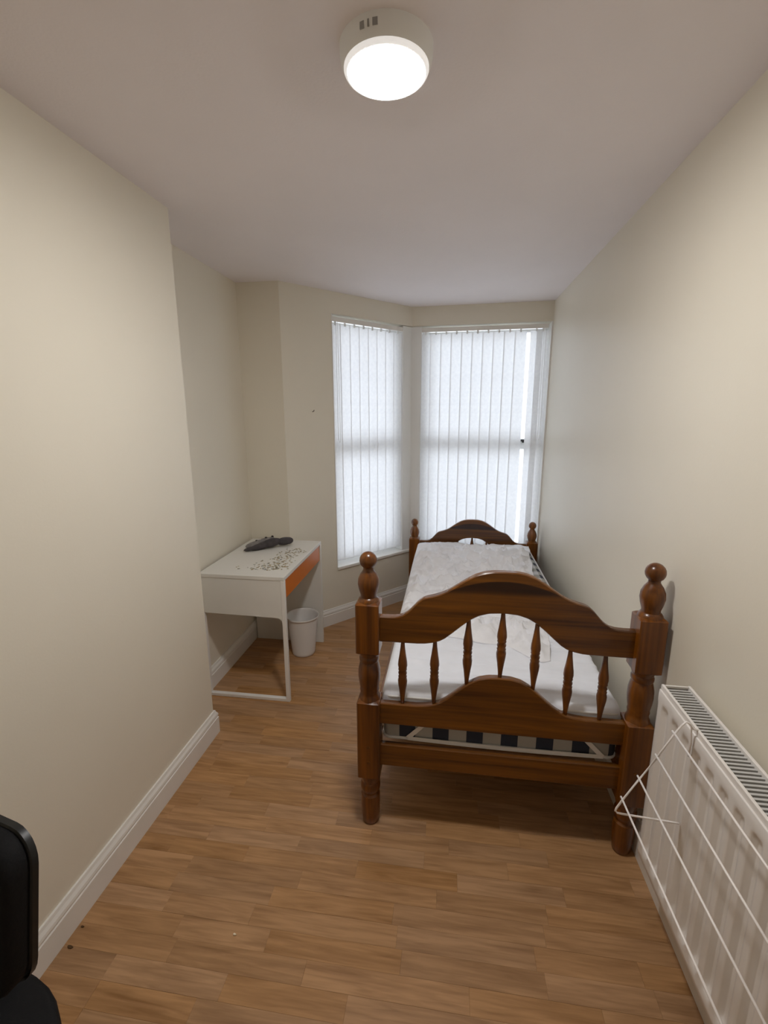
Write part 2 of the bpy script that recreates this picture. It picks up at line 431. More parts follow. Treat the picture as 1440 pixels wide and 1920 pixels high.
# ------------------------------------------------------------------ windows
def qprism(b, P, t0, t1, o0, o1, z0, z1): prism(b, [P(t0, o0), P(t1, o0), P(t1, o1), P(t0, o1)], z0, z1)
T1, S0 = 1.075, 0.075        # where the white corner post begins on either side
S1 = LB - .004
ZM0, ZM1 = 1.318, 1.402
def window(n, P, t0, t1, hin):
    root = bpy.data.objects.new('window_%d' % n, None); COL.objects.link(root); struct(root)
    f = bmesh.new(); w = .05
    qprism(f, P, t0, t0 + w, .130, .180, ZS, ZH); qprism(f, P, t1 - w, t1, .130, .180, ZS, ZH)
    qprism(f, P, t0 + w, t1 - w, .130, .180, ZS, ZS + .06); qprism(f, P, t0 + w, t1 - w, .130, .180, ZH - .055, ZH)
    obj('window_frame', f, UPVC, root, bevel=.003)
    f = bmesh.new(); qprism(f, P, t0 + w, t1 - w, .120, .178, ZM0, ZM1); obj('meeting_rail', f, UPVC, root, bevel=.004)
    for z0, z1, o in ((ZS + .06, ZM0, .147), (ZM1, ZH - .055, .161)):
        f = bmesh.new(); qprism(f, P, t0 + w, t1 - w, o, o + .004, z0, z1); obj('pane', f, GLASS, root)
    f = bmesh.new(); qprism(f, P, hin - .03, hin + .03, .102, .120, ZM1 - .02, ZM1 - .005); qprism(f, P, hin - .008, hin + .008, .108, .120, ZM1 - .03, ZM1 - .02)
    o = obj('sash_catch', f, HANDLE, root, bevel=.002); o['label'] = 'dark sash catch on the meeting rail'
    return root
w1 = window(1, PA, TW0 + .002, T1, .80)
w2 = window(2, PB, S0, S1, .908)
# shared corner post and the sill board that runs round the bay
bm = bmesh.new(); prism(bm, [PA(T1, .012), miter(.012), PB(S0, .012), PB(S0, .205), miter(.205), PA(T1, .205)], ZS, ZH)
struct(obj('trim_1', bm, UPVC, bevel=.006))
bm = bmesh.new()
e = .016
prism(bm, [PA(TW0, -e), miter(-e), PB(LB, -e), PB(LB, .205), miter(.205), PA(TW0, .205)], ZS - .022, ZS)
struct(obj('trim_2', bm, TRIM, bevel=.004))
# white lining of the reveals
bm = bmesh.new(); qprism(bm, PA, TW0 - .001, TW0 + .006, -.002, .155, ZS, ZH); struct(obj('trim_3', bm, TRIM))
bm = bmesh.new(); qprism(bm, PB, LB - .010, LB - .0, .0, .155, ZS, ZH); struct(obj('trim_4', bm, TRIM))

# ------------------------------------------------------------------ vertical blinds
slat_meshes = {}
def slat_mesh(z0, z1):
    k = (z0, z1)
    if k not in slat_meshes:
        b = bmesh.new(); n = 6; W = .092; cols = []
        for i in range(n + 1):
            u = -W / 2 + W * i / n; d = .0035 * (1 - (2 * u / W) ** 2)
            cols.append([b.verts.new((u, d, z)) for z in (z0, (z0 + z1) / 2, z1)])
        for a, c in zip(cols, cols[1:]):
            for j in range(2): b.faces.new((a[j], c[j], c[j + 1], a[j + 1]))
        me = bpy.data.meshes.new('slat'); b.to_mesh(me); b.free()
        for p in me.polygons: p.use_smooth = True
        me.materials.append(BLIND); slat_meshes[k] = me
    return slat_meshes[k]
def blind(P, t, t0, t1, n, zb, label, twists, chain_at, turn=9):
    root = thing('vertical_blind', label, 'blind', (*P((t0 + t1) / 2, .035), ZH - .013), math.atan2(t.y, t.x), 'vertical blinds in the bay window')
    L = t1 - t0
    b = bmesh.new(); box(b, (-L / 2, -.018, -.032), (L / 2, .018, 0)); obj('headrail', b, TRIM, root, bevel=.003)
    pitch_ = (L - .089 * .9) / (n - 1)
    for i in range(n):
        o = bpy.data.objects.new('slat', slat_mesh(-(ZH - zb), -.045)); COL.objects.link(o); o.parent = root
        x = -L / 2 + .042 + i * pitch_ + (.034 if (n, i) == (12, 10) else 0)   # one slat has slid along, leaving a gap
        a = math.radians(twists.get(i, turn + random.uniform(-2.5, 2.5)))
        o.location = (x, 0, 0); o.rotation_euler = (0, 0, a)
        hb = bmesh.new(); box(hb, (-.006, -.004, -.052), (.006, .004, -.030)); obj('hanger', hb, UPVC, o)
    b = bmesh.new(); zc = -(ZH - zb) + .012
    tube(b, [(-L / 2 + .02 + k * (L - .04) / (3 * n), -.008, zc - .006 * abs(math.sin(k * math.pi / 3))) for k in range(3 * n + 1)], .0016, 5)
    obj('bottom_chain', b, UPVC, root)
    b = bmesh.new(); tube(b, [(chain_at, -.022, -.03), (chain_at, -.024, -.85), (chain_at + .012, -.026, -.87), (chain_at + .018, -.024, -.85), (chain_at + .014, -.022, -.03)], .0016, 5)
    obj('pull_cord', b, UPVC, root)
    return root
blind(PA, ta, TW0 + .012, T1 - .002, 8, ZS + .045, 'narrower white vertical blind in the angled left side of the bay', {}, -.30, -6)
blind(PB, tb, S0 - .012, S1 - .024, 12, ZS + .035, 'wider white vertical blind behind the bed, facing the camera', {9: 10, 10: 14, 11: 6}, .455)

# ------------------------------------------------------------------ ceiling lamp
LX, LY, LR = -.170, 1.240, .107
lamp = thing('ceiling_lamp', 'round white surface mounted ceiling lamp, switched on', 'lamp', (LX, LY, H))
bm = bmesh.new(); lathe(bm, [(-.044, .0872), (-.0495, .0880), (-.0505, .0905), (-.048, .0945), (-.030, .1045), (-.018, .1068), (-.004, .107), (0, .107)], 48)
obj('housing', bm, LAMPBODY, lamp, smooth=True, auto=35)
bm = bmesh.new(); lathe(bm, [(-.0585, .03), (-.058, .055), (-.056, .074), (-.053, .083), (-.049, .0868), (-.044, .0868)], 48)
obj('diffuser', bm, LIT, lamp, smooth=True)
bm = bmesh.new(); lathe(bm, [(-.0488, .0866), (-.0502, .0875), (-.0512, .0905), (-.0490, .0950), (-.0440, .0980), (-.0400, .0980)], 48)
obj('frosted_rim', bm, RIM, lamp, smooth=True)
for ang, w in ((-111, .010), (-103, .004), (-95, .011)):
    b = bmesh.new(); box(b, (-w / 2, -.0012, -.026), (w / 2, .003, -.013))
    o = obj('vent', b, LAMPMARK, lamp); a = math.radians(ang)
    o.location = (.1062 * math.cos(a), .1062 * math.sin(a), 0); o.rotation_euler = (0, 0, a + math.pi / 2)

# ------------------------------------------------------------------ bed
YN, YFAR = 1.547, 3.70
XN0, XN1 = -.279, .677
XF0, XF1 = -.274, .664
bed = thing('single_bed', 'varnished orange brown pine single bed with turned posts and spindles', 'bed', ((XN0 + XN1) / 2, YN, 0))
BX, BY = (XN0 + XN1) / 2, YN
def block(b, z0, z1, h=.043, ch=.008):
    prof = [(z0, h - ch), (z0 + ch * .8, h), (z1 - ch * .8, h), (z1, h - ch)]
    rings = []
    c = .004
    for z, r in prof:
        k = r - c
        rings.append([b.verts.new(p + (z,)) for p in ((-k, -r), (k, -r), (r, -k), (r, k), (k, r), (-k, r), (-r, k), (-r, -k))])
    for p, q in zip(rings, rings[1:]):
        for i in range(8): b.faces.new((p[i], p[(i + 1) % 8], q[(i + 1) % 8], q[i]))
    b.faces.new(rings[0][::-1]); b.faces.new(rings[-1])
def ball(z, r, n=10): return [(z - r * math.cos(math.pi * k / n), max(.001, r * math.sin(math.pi * k / n))) for k in range(2, n + 1)]
def near_post():
    b = bmesh.new()
    lathe(b, [(0, .027), (.008, .032), (.04, .0355), (.10, .038), (.130, .037), (.137, .031), (.145, .031), (.152, .037), (.166, .0395), (.180, .0385), (.190, .0335), (.20, .035), (.225, .041), (.24, .041)])
    block(b, .222, .556)
    lathe(b, [(.545, .041), (.562, .040), (.570, .0355), (.585, .0345), (.592, .0365), (.60, .0345), (.625, .039), (.650, .0415), (.675, .041), (.697, .0365), (.708, .033), (.714, .0365), (.724, .037), (.731, .0335), (.742, .037), (.756, .040), (.77, .040)])
    block(b, .748, .948)
    lathe(b, [(.94, .040), (.950, .039), (.958, .034), (.962, .029), (.972, .0295), (.992, .0355), (1.012, .039), (1.030, .0375), (1.050, .029), (1.060, .0215), (1.066, .0185)] + [(z, r) for z, r in ball(1.099, .032) if z > 1.068])
    return b
def far_post():
    b = bmesh.new()
    lathe(b, [(0, .027), (.008, .032), (.04, .0355), (.10, .038), (.130, .037), (.137, .031), (.145, .031), (.166, .0395), (.190, .0335), (.225, .041), (.24, .041)])
    block(b, .222, .600)
    lathe(b, [(.59, .040), (.603, .038), (.608, .030), (.614, .0295), (.630, .035), (.648, .0385), (.666, .036), (.685, .028), (.695, .0215), (.701, .0185)] + [(z, r) for z, r in ball(.731, .030) if z > .704])
    return b
for bmf, x, yy in ((near_post, XN0, YN), (near_post, XN1, YN), (far_post, XF0, YFAR), (far_post, XF1, YFAR)):
    o = obj('post', bmf(), WOODZ, bed, smooth=True, loc=(x - BX, yy - BY, 0), auto=32)
    if yy == YN:
        for zz in (.365, .300):
            b = bmesh.new(); lathe(b, [(-.0432, .0), (-.0432, .006), (-.0445, .0062), (-.0448, .004)], 12)
            bmesh.ops.rotate(b, cent=(0, 0, 0), matrix=Matrix.Rotation(math.radians(-90), 3, 'X'), verts=b.verts)
            c = obj('screw_cap', b, WOODX, o, loc=(0, 0, zz))
# shaped boards: outlines as half profiles about the centre
UP = [(0, 1.080), (.04, 1.079), (.07, 1.074), (.10, 1.063), (.13, 1.045), (.16, 1.024), (.19, 1.003), (.215, .990), (.24, .981), (.262, .975), (.28, .968), (.298, .953), (.315, .933), (.332, .914), (.352, .900), (.375, .8935), (.40, .892), (.445, .892)]
LO = [(0, .929), (.05, .925), (.085, .914), (.115, .896), (.145, .870), (.175, .842), (.20, .820), (.22, .808), (.245, .800), (.27, .795), (.30, .793), (.445, .792)]
MU = [(0, .680), (.04, .678), (.075, .669), (.105, .652), (.135, .627), (.165, .599), (.19, .577), (.212, .562), (.235, .551), (.26, .545), (.30, .541), (.445, .540)]
ML = [(0, .452), (.445, .452)]
def lerp(pr, u):
    for (a, za), (b_, zb) in zip(pr, pr[1:]):
        if u <= b_: return za + (zb - za) * (u - a) / (b_ - a)
    return pr[-1][1]
def board(up, lo, dz, half, cx, yy, th=.028, sx=1.0, name='rail'):
    b = bmesh.new(); N = 96; rows = []
    e = .0035
    for i in range(N + 1):
        x = -half + 2 * half * i / N; u = abs(x) / sx
        zt, zl = lerp(up, u), lerp(lo, u)
        h = th / 2
        rows.append([b.verts.new((x, y_, z)) for y_, z in ((-h, zl + e), (-h, zt - e), (-h + e, zt), (h - e, zt), (h, zt - e), (h, zl + e), (h - e, zl), (-h + e, zl))])
    for p, q in zip(rows, rows[1:]):
        for k in range(8): b.faces.new((p[k], p[(k + 1) % 8], q[(k + 1) % 8], q[k]))
    b.faces.new(rows[0][::-1]); b.faces.new(rows[-1])
    return obj(name, b, WOODTOP if up is UP else WOODX, bed, smooth=True, loc=(cx - BX, yy - BY, dz), auto=40)
HN = (XN1 - XN0) / 2 - .042; HF = (XF1 - XF0) / 2 - .042
CN, CF = (XN0 + XN1) / 2, (XF0 + XF1) / 2
board(UP, LO, 0, HN, CN, YN, name='headboard_rail')
board(MU, ML, 0, HN, CN, YN, name='lower_headboard_rail')
board([(0, .362), (.445, .362)], [(0, .268), (.445, .268)], 0, HN, CN, YN, th=.026, name='bottom_rail')
board(UP, LO, -.313, HF, CF, YFAR, sx=.98, name='footboard_rail')
board([(0, .400), (.445, .400)], [(0, .290), (.445, .290)], 0, HF, CF, YFAR, name='bottom_rail')
SP = [(0, .0065), (.10, .0085), (.22, .0125), (.32, .0165), (.38, .0175), (.43, .0150), (.445, .0165), (.46, .0135), (.50, .0165), (.54, .0135), (.555, .0165), (.57, .0150), (.62, .0175), (.68, .0165), (.78, .0125), (.90, .0085), (1, .0065)]
def spindle(x, yy, z0, z1):
    b = bmesh.new(); lathe(b, [(z0 + (z1 - z0) * k, r) for k, r in SP], 14)
    obj('spindle', b, WOODZ, bed, smooth=True, loc=(x - BX, yy - BY, 0))
for k in range(-3, 4):
    dx = k * .1175
    spindle(CN + dx, YN, lerp(MU, abs(dx)) - .004, lerp(LO, abs(dx)) + .004)
    spindle(CF + dx * .98, YFAR, .396, lerp(LO, abs(dx)) - .309)
for s, (xn, xf) in ((1, (XN0, XF0)), (-1, (XN1, XF1))):
    b = bmesh.new(); prism(b, [(xn - .013 - BX, YN + .042 - BY), (xn + .013 - BX, YN + .042 - BY), (xf + .013 - BX, YFAR - .042 - BY), (xf - .013 - BX, YFAR - .042 - BY)], .262, .356)
    obj('side_rail', b, WOODY, bed, bevel=.003)
for k in range(11):
    b = bmesh.new(); yy = YN + .14 + k * .185; f = (yy - YN) / (YFAR - YN)
    x0 = XN0 + (XF0 - XN0) * f + .012; x1 = XN1 + (XF1 - XN1) * f - .012
    box(b, (x0 - BX, yy - BY - .035, .340), (x1 - BX, yy - BY + .035, .3555)); obj('slat', b, PALEPINE, bed)

# ------------------------------------------------------------------ mattress
MX0, MX1, MY0, MY1, MZ0, MZ1 = -.232, .634, 1.570, 3.668, .358, .562
def rbox(x0, x1, y0, y1, z0, z1, r, bow=0, nx=14, ny=30):
    # rounded box from a subdivided shell
    b = bmesh.new(); box(b, (x0, y0, z0), (x1, y1, z1))
    bmesh.ops.bevel(b, geom=b.edges[:], offset=r, segments=4, profile=.5, affect='EDGES')
    return b
mat = thing('mattress', 'mattress with navy and white checked sides lying in the bed', 'mattress', ((MX0 + MX1) / 2, (MY0 + MY1) / 2, MZ0))
mc = Vector(mat.location)
bm = rbox(MX0 - mc.x, MX1 - mc.x, MY0 - mc.y, MY1 - mc.y, 0, MZ1 - MZ0, .028)
obj('mattress_body', bm, GINGHAM, mat, smooth=True)
def loop_pts(ins, z, sag=0):
    pts = []; r = .03
    x0, x1, y0, y1 = MX0 - mc.x - ins, MX1 - mc.x + ins, MY0 - mc.y - ins, MY1 - mc.y + ins
    for cx, cy, a0 in ((x0 + r, y0 + r, 180), (x1 - r, y0 + r, 270), (x1 - r, y1 - r, 0), (x0 + r, y1 - r, 90)):
        for k in range(7):
            a = math.radians(a0 + 15 * k); pts.append((cx + r * math.cos(a), cy + r * math.sin(a), z))
        if a0 == 180 or a0 == 0:
            pass
    return pts + [pts[0], pts[1]]
for z in (.013, MZ1 - MZ0 - .012):
    b = bmesh.new(); tube(b, loop_pts(-.001, z), .006, 8); obj('piping', b, PIPING, mat, smooth=True)

# ------------------------------------------------------------------ fitted sheet and rumpled cover
def nz(x, y, s, sd=0.0): return mnoise.noise(Vector((x * s, y * s, sd)))
def drape_point(s, t, x0, x1, y0, y1, ztop, r=.02):
    # s, t: distances across and along; beyond the edge the cloth turns down
    def fold(v, a, b_):
        if v < a: d = a - v; return a, d, -1
        if v > b_: d = v - b_; return b_, d, 1
        return v, 0, 0
    x, dx, sx = fold(s, x0, x1); y, dy, sy = fold(t, y0, y1)
    d = max(dx, dy)
    def turn(dd):
        q = r * math.pi / 2
        if dd <= 0: return 0, 0
        if dd < q: a = dd / r; return r * math.sin(a), r * (1 - math.cos(a))
        return r, r + dd - q
    ox, zx = turn(dx); oy, zy = turn(dy)
    if dx > 0 and dy > 0:
        k = 0.75
        return x + sx * ox * k, y + sy * oy * k, ztop - max(zx, zy)
    return x + sx * ox, y + sy * oy, ztop - max(zx, zy)
g = .003
sx0, sx1, sy0, sy1, sz = MX0 + .02 - g, MX1 - .02 + g, MY0 + .02 - g, MY1 - .02 + g, MZ1 + .006
bm = bmesh.new(); NX, NY = 80, 260; grid = []
for j in range(NY + 1):
    t = sy0 - .115 + (sy1 + .05 - sy0 + .115) * j / NY
    row_ = []
    rr = sm(1.95, 2.35, t)
    right = (sx1 + .13) * (1 - rr) + (sx1 - .035 - .085 * sm(2.3, 2.8, t) - .008 * math.sin(t * 5)) * rr
    left = sx0 - .12
    for i in range(NX + 1):
        s = left + (right - left) * i / NX
        x, y_, z = drape_point(s, t, sx0, sx1, sy0, sy1, sz)
        inn = min(sm(sx0 - .02, sx0 + .06, s), sm(sy0 - .02, sy0 + .05, t))
        w = .0095 * max(0, math.sin(t * 84 + 3.0 * nz(s, t, 3.2) + 2.2 * s)) ** 2 * (.45 + nz(s, t, 4.5, 3)) * (1 - sm(2.3, 2.6, t))
        w += .004 * max(0, nz(s, t, 9, 1)) + .0025 * max(0, nz(s, t, 22, 2))
        w += .010 * sm(.38, .60, s) * (1 - sm(1.62, 1.85, t)) * max(0, nz(s, t, 17, 8) + .15)
        z += w * inn
        if z < MZ1 - .03:   # hanging side flutters a little
            out = .0035 * (1 + math.sin(t * 40 + s * 30))
            if s < sx0: x -= out
            elif s > sx1: x += out
            if t < sy0: y_ -= .0002
        row_.append(bm.verts.new((x, y_, z)))
    grid.append(row_)
for a, b_ in zip(grid, grid[1:]):
    for i in range(NX): bm.faces.new((a[i], a[i + 1], b_[i + 1], b_[i]))
sheet = thing('fitted_sheet', 'smooth white fitted sheet stretched over the near half of the mattress', 'sheet', (mc.x, mc.y, MZ1))
for v in bm.verts: v.co -= Vector(sheet.location)
obj('sheet_cloth', bm, LINEN, sheet, smooth=True)
def ribbon(name, pts, w, up, mat_, parent):
    b = bmesh.new(); up = Vector(up); L_ = []
    for p in pts:
        p = Vector(p) - Vector(parent.location); L_.append([b.verts.new(p + up * w / 2 + Vector((0, o, 0))) for o in (0, .0012)] + [b.verts.new(p - up * w / 2 + Vector((0, o, 0))) for o in (.0012, 0)])
    for p, q in zip(L_, L_[1:]):
        for k in range(4): b.faces.new((p[k], p[(k + 1) % 4], q[(k + 1) % 4], q[k]))
    b.faces.new(L_[0][::-1]); b.faces.new(L_[-1])
    return obj(name, b, mat_, parent)
ribbon('elastic_strap', [(-.050, MY0 - .006, .470), (-.088, MY0 - .006, .424), (-.135, MY0 - .006, .376)], .017, (.75, 0, -.66), STRAP, sheet)
ribbon('elastic_strap', [(.490, MY0 - .006, .470), (.535, MY0 - .006, .424), (.585, MY0 - .006, .374)], .017, (.75, 0, .66), STRAP, sheet)
b = bmesh.new()
ribbon('sheet_hem', [(-.135 + .72 * k / 12, MY0 - .0075, .377 - .006 * math.sin(math.pi * k / 12)) for k in range(13)], .016, (0, 0, 1), STRAP, sheet)

# rumpled loose cover over the far half
CXL, CXR = -.262, .600
bm = bmesh.new(); NX, NY = 190, 300; grid = []
cover = thing('bed_cover', 'rumpled off white cotton cover bunched over the far half of the bed', 'bedding', (.18, 2.8, MZ1 + .01))
co = Vector(cover.location)
for j in range(NY + 1):
    row_ = []
    for i in range(NX + 1):
        a = i / NX; c = j / NY
        front = 2.03 + .05 * math.sin(a * 5.2 + .6) - .13 * sm(.72, .98, a) + .02 * nz(a * 3, 0, 2, 5)
        t = front + (3.64 - front) * c
        xr_ = .470 + .085 * (t - 2.0) + .030 * sm(3.2, 3.6, t)
        s = CXL - .06 + (xr_ - CXL + .06) * a
        # the right edge creeps with the folds
        if a > .9: s += .016 * nz(0, t, 4, 7) * (a - .9) * 10 
        x, y_, z = drape_point(s, t, MX0 + .012, 5, 0, 3.625, MZ1 + .0135, .024)
        inn = min(sm(-.0, .05, c), sm(MX0 - .02, MX0 + .05, s) , 1) * (.35 + .65 * (1 - sm(.93, 1.0, a)))
        hump = .022 * sm(2.5, 3.1, t) * (1 - sm(3.25, 3.62, t)) * (.55 + .45 * sm(MX0, MX0 + .1, s))
        r1_ = 1 - abs(nz(s * 1.0 + .35 * t, t - .5 * s, 5.5, 1)) * 5.5
        r2_ = 1 - abs(nz(s - .4 * t, t + .3 * s, 10, 4)) * 5.0
        r3_ = 1 - abs(nz(s, t, 19, 6)) * 4
        w = ((.040 * max(0, r1_) ** 1.15 + .024 * max(0, r2_) ** 1.15 + .008 * max(0, r3_))) * (1 - .8 * sm(3.35, 3.6, t)) + .010 * nz(s, t, 4, 9)
        w += .012 * max(0, math.sin(55 * (s * .8 + t * .55) + 2 * nz(s, t, 4, 2))) * sm(.28, .36, s) * (1 - sm(.46, .54, s)) * (1 - sm(2.12, 2.3, t))
        z += hump + max(0, .004 + w) * inn
        row_.append(bm.verts.new(Vector((x, y_, z)) - co))
    grid.append(row_)
for a, b_ in zip(grid, grid[1:]):
    for i in range(NX): bm.faces.new((a[i], a[i + 1], b_[i + 1], b_[i]))
o = obj('cover_cloth', bm, THROW, cover, smooth=True)
md = o.modifiers.new('solid', 'SOLIDIFY'); md.thickness = .006; md.offset = -1

# ------------------------------------------------------------------ desk
DX0, DX1, DY0, DY1, DZ = -1.362, -.866, 2.243, 2.973, .75
desk = thing('desk', 'small white writing desk with an orange drawer in the alcove', 'desk', ((DX0 + DX1) / 2, (DY0 + DY1) / 2, 0))
dc = Vector(desk.location)
def dbox(name, a, b_, m, par=desk, bev=.002):
    b = bmesh.new(); off = dc if par is desk else dc
    box(b, [a[i] - off[i] for i in range(3)], [b_[i] - off[i] for i in range(3)]); return obj(name, b, m, par, bevel=bev)
dbox('desktop', (DX0, DY0, DZ - .021), (DX1, DY1, DZ), DESKWHITE)
# near end: panel on a bent metal frame
b = bmesh.new(); y0, y1 = DY0 + .003, DY0 + .021
pts = [(DX0 + .002, .520), (DX1 - .055, .512), (DX1 - .036, .508), (DX1 - .026, .496), (DX1 - .022, .475), (DX1 - .022, .72), (DX1 - .022, DZ - .021), (DX0 + .002, DZ - .021)]
lo = [b.verts.new((x - dc.x, y0 - dc.y, z)) for x, z in pts]; hi = [b.verts.new((x - dc.x, y1 - dc.y, z)) for x, z in pts]
b.faces.new(lo); b.faces.new(hi[::-1])
for i in range(len(pts)): b.faces.new((lo[i], lo[(i + 1) % len(pts)], hi[(i + 1) % len(pts)], hi[i]))
obj('end_panel', b, DESKWHITE, desk)
b = bmesh.new()
box(b, (DX1 - .022 - dc.x, DY0 - dc.y, 0), (DX1 - dc.x, DY0 + .024 - dc.y, DZ - .021))
box(b, (DX0 - dc.x, DY0 - dc.y, 0), (DX1 - .022 - dc.x, DY0 + .024 - dc.y, .020))
box(b, (DX0 - dc.x, DY0 - dc.y, .020), (DX0 + .02 - dc.x, DY0 + .024 - dc.y, .52))
obj('leg_frame', b, DESKMETAL, desk, bevel=.003)
dbox('far_end_panel', (DX0, DY1 - .022, 0), (DX1, DY1, DZ - .021), DESKWHITE)
dbox('back_panel', (DX0 + .01, DY0 + .024, .50), (DX0 + .026, DY1 - .022, DZ - .021), DESKWHITE)
dbox('drawer_shelf', (DX0 + .026, DY0 + .024, .606), (DX1 - .03, DY1 - .022, .614), DESKWHITE)
dr = dbox('drawer', (DX1 - .022, DY0 + .028, .618), (DX1 - .006, DY1 - .026, .724), ORANGE)
dr['label'] = 'orange drawer front'
dbox('drawer_tray', (DX1 - .40, DY0 + .05, .620), (DX1 - .022, DY1 - .05, .69), DESKWHITE, par=dr)

# flakes of worn stickers scattered over the desktop
b = bmesh.new()
for k in range(230):
    u = random.gauss(0, 1); y_ = DY0 + .12 + random.random() ** 1.1 * .42
    x = DX1 - .115 + .045 * u + .06 * (y_ - DY0 - .3)
    if k > 160: x, y_ = DX1 - .16 + .07 * random.gauss(0, 1), DY0 + .10 + .07 * abs(random.gauss(0, 1))
    if not (DX0 + .1 < x < DX1 - .02 and DY0 + .03 < y_ < DY1 - .03): continue
    r = random.uniform(.003, .0095); n = random.choice((4, 5, 6)); a0 = random.random() * 6
    pts = [(x + r * random.uniform(.5, 1.2) * math.cos(a0 + 6.283 * i / n), y_ + r * random.uniform(.5, 1.3) * math.sin(a0 + 6.283 * i / n)) for i in range(n)]
    prism(b, pts, DZ + .0002, DZ + .0012)
o = obj('flakes', b, FLECK); tag(o, 'scattered grey and brown flakes along the front of the desktop', 'flakes'); o['kind'] = 'stuff'

# dark bundle on the desk
def blob(parts, name, mat_, parent, voxel=.005):
    b = bmesh.new()
    for c, rad, rz, ry in parts:
        m = Matrix.Translation(Vector(c) * 1.0 + Vector((0, 0, BZ))) @ Matrix.Rotation(rz, 4, 'Z') @ Matrix.Rotation(ry, 4, 'Y') @ Matrix.Diagonal((*rad, 1))
        bmesh.ops.create_icosphere(b, subdivisions=3, radius=1, matrix=m)
    o = obj(name, b, mat_, parent, smooth=True)
    md = o.modifiers.new('remesh', 'REMESH'); md.mode = 'VOXEL'; md.voxel_size = voxel; md.use_smooth_shade = True
    md2 = o.modifiers.new('smooth', 'SMOOTH'); md2.iterations = 3
    return o
BZ = .007
bun = thing('cloth_bundle', 'crumpled dark grey cloth bundle lying on the white desk', 'cloth', (-1.17, 2.76, DZ), math.atan2(.21, .24))
blob([((-.105, -.008, .010), (.052, .018, .012), 0, -.12), ((-.045, -.012, .016), (.075, .026, .020), 0, -.12), ((.03, -.010, .028), (.066, .036, .028), 0, -.1), ((-.01, .0, .030), (.07, .02, .012), .1, -.14)], 'front_fold', BUNDLE, bun)
blob([((.115, -.012, .025), (.055, .032, .026), -.1, -.05), ((.145, -.010, .024), (.034, .030, .023), 0, 0)], 'rolled_end', BUNDLE, bun)
o = blob([((-.06, .045, .018), (.07, .034, .019), .1, -.1), ((.01, .055, .024), (.06, .03, .024), .1, -.1), ((-.03, .04, .034), (.03, .016, .012), .4, .2), ((.05, .05, .04), (.024, .014, .011), .3, 0)], 'back_fold', BUNDLEL, bun)
o['label'] = 'paler grey fold behind'
for p in ((.015, .052, .050), (.058, .050, .053), (-.05, .040, .042)):
    blob([(p, (.013, .008, .006), random.random(), .3)], 'knot', BUNDLE, bun, .003)

# waste bin
bn = thing('waste_bin', 'round white ribbed plastic waste bin under the desk front', 'bin', (-.962, 2.80, 0))
b = bmesh.new()
HB = 1.09
prof = [(.0, .072), (.004, .076)]
for k in range(1, 12): 
    z = .004 + .236 * k / 12; prof += [(z - .004, .076 + .028 * z / .25), (z, .0752 + .028 * z / .25)]
prof += [(.244, .104), (.247, .110), (.253, .111), (.256, .109), (.254, .1055), (.245, .102), (.02, .075), (.006, .070), (.006, .001)]
rings = []
seg = 40
for z, r in prof: rings.append([b.verts.new((r * math.cos(6.28318 * i / seg), r * math.sin(6.28318 * i / seg), z * HB)) for i in range(seg)])
for p, q in zip(rings, rings[1:]):
    for i in range(seg): b.faces.new((p[i], p[(i + 1) % seg], q[(i + 1) % seg], q[i]))
b.faces.new(rings[0][::-1])
obj('bucket', b, BINWHITE, bn, smooth=True, auto=50)

# ------------------------------------------------------------------ radiator
RX, RY0, RY1, RZ0, RZ1 = .624, .30, 1.316, .235, .833
rad = thing('radiator', 'white fluted double panel radiator on the right wall', 'radiator', (XR, (RY0 + RY1) / 2, RZ0))
rc = Vector(rad.location)
PITCH = .0582
def panel(x, sgn, name):
    b = bmesh.new(); rows = []
    RZT = RZ1 - .013
    zs = [RZ0, RZ0 + .004, RZ0 + .012, .262, .276, .284, .292, .302, .32, .45, .60, .75, .766, .776, .784, .792, .80, RZT - .006, RZT - .002, RZT]
    ys = []
    n = int((RY1 - RY0) / PITCH * 12)
    for j in range(n + 1): ys.append(RY1 - (RY1 - RY0) * j / n)
    for z in zs:
        r_ = []
        for yv in ys:
            ph = ((RY1 - .029 - yv) / PITCH) % 1.0
            f = sm(.08, .17, ph) * (1 - sm(.60, .70, ph))
            env = sm(.274, .300, z) * (1 - sm(.768, .790, z))
            edge = min(1, (RY1 - yv) / .02, (yv - RY0) / .02)
            d = .0125 * f * env * max(0, edge)
            e = 0
            if z < RZ0 + .012: e = (.012 - (z - RZ0)) * .9
            if z > RZT - .003: e = .0012
            if RY1 - yv < .004 or yv - RY0 < .004: e = max(e, .004)
            r_.append(b.verts.new((x + sgn * (d + e) - rc.x, yv - rc.y, z - rc.z)))
        rows.append(r_)
    for p, q in zip(rows, rows[1:]):
        for i in range(len(ys) - 1): b.faces.new((p[i], p[i + 1], q[i + 1], q[i]))
    # back skin
    o = obj(name, b, RADWHITE, rad, smooth=True)
    md = o.modifiers.new('solid', 'SOLIDIFY'); md.thickness = .008; md.offset = -1 if sgn > 0 else 1
    return o
p1 = panel(RX, 1, 'front_panel')
def rb(name, a, b_, m, bev=.0015):
    b = bmesh.new(); box(b, [a[i] - rc[i] for i in range(3)], [b_[i] - rc[i] for i in range(3)]); return obj(name, b, m, rad, bevel=bev)
RBX = .712
rb('back_panel', (RBX - .012, RY0, RZ0), (RBX, RY1, RZ1 - .004), RADWHITE)
rb('end_cover', (RX + .012, RY1 - .004, RZ0 + .03), (RBX - .012, RY1, RZ1), RADWHITE)
rb('end_cover', (RX + .012, RY0, RZ0 + .03), (RBX - .012, RY0 + .004, RZ1), RADWHITE)
rb('grille_rail', (RX + .0050, RY0 + .002, RZ1 - .014), (RX + .0125, RY1 - .002, RZ1 + .003), RADWHITE)
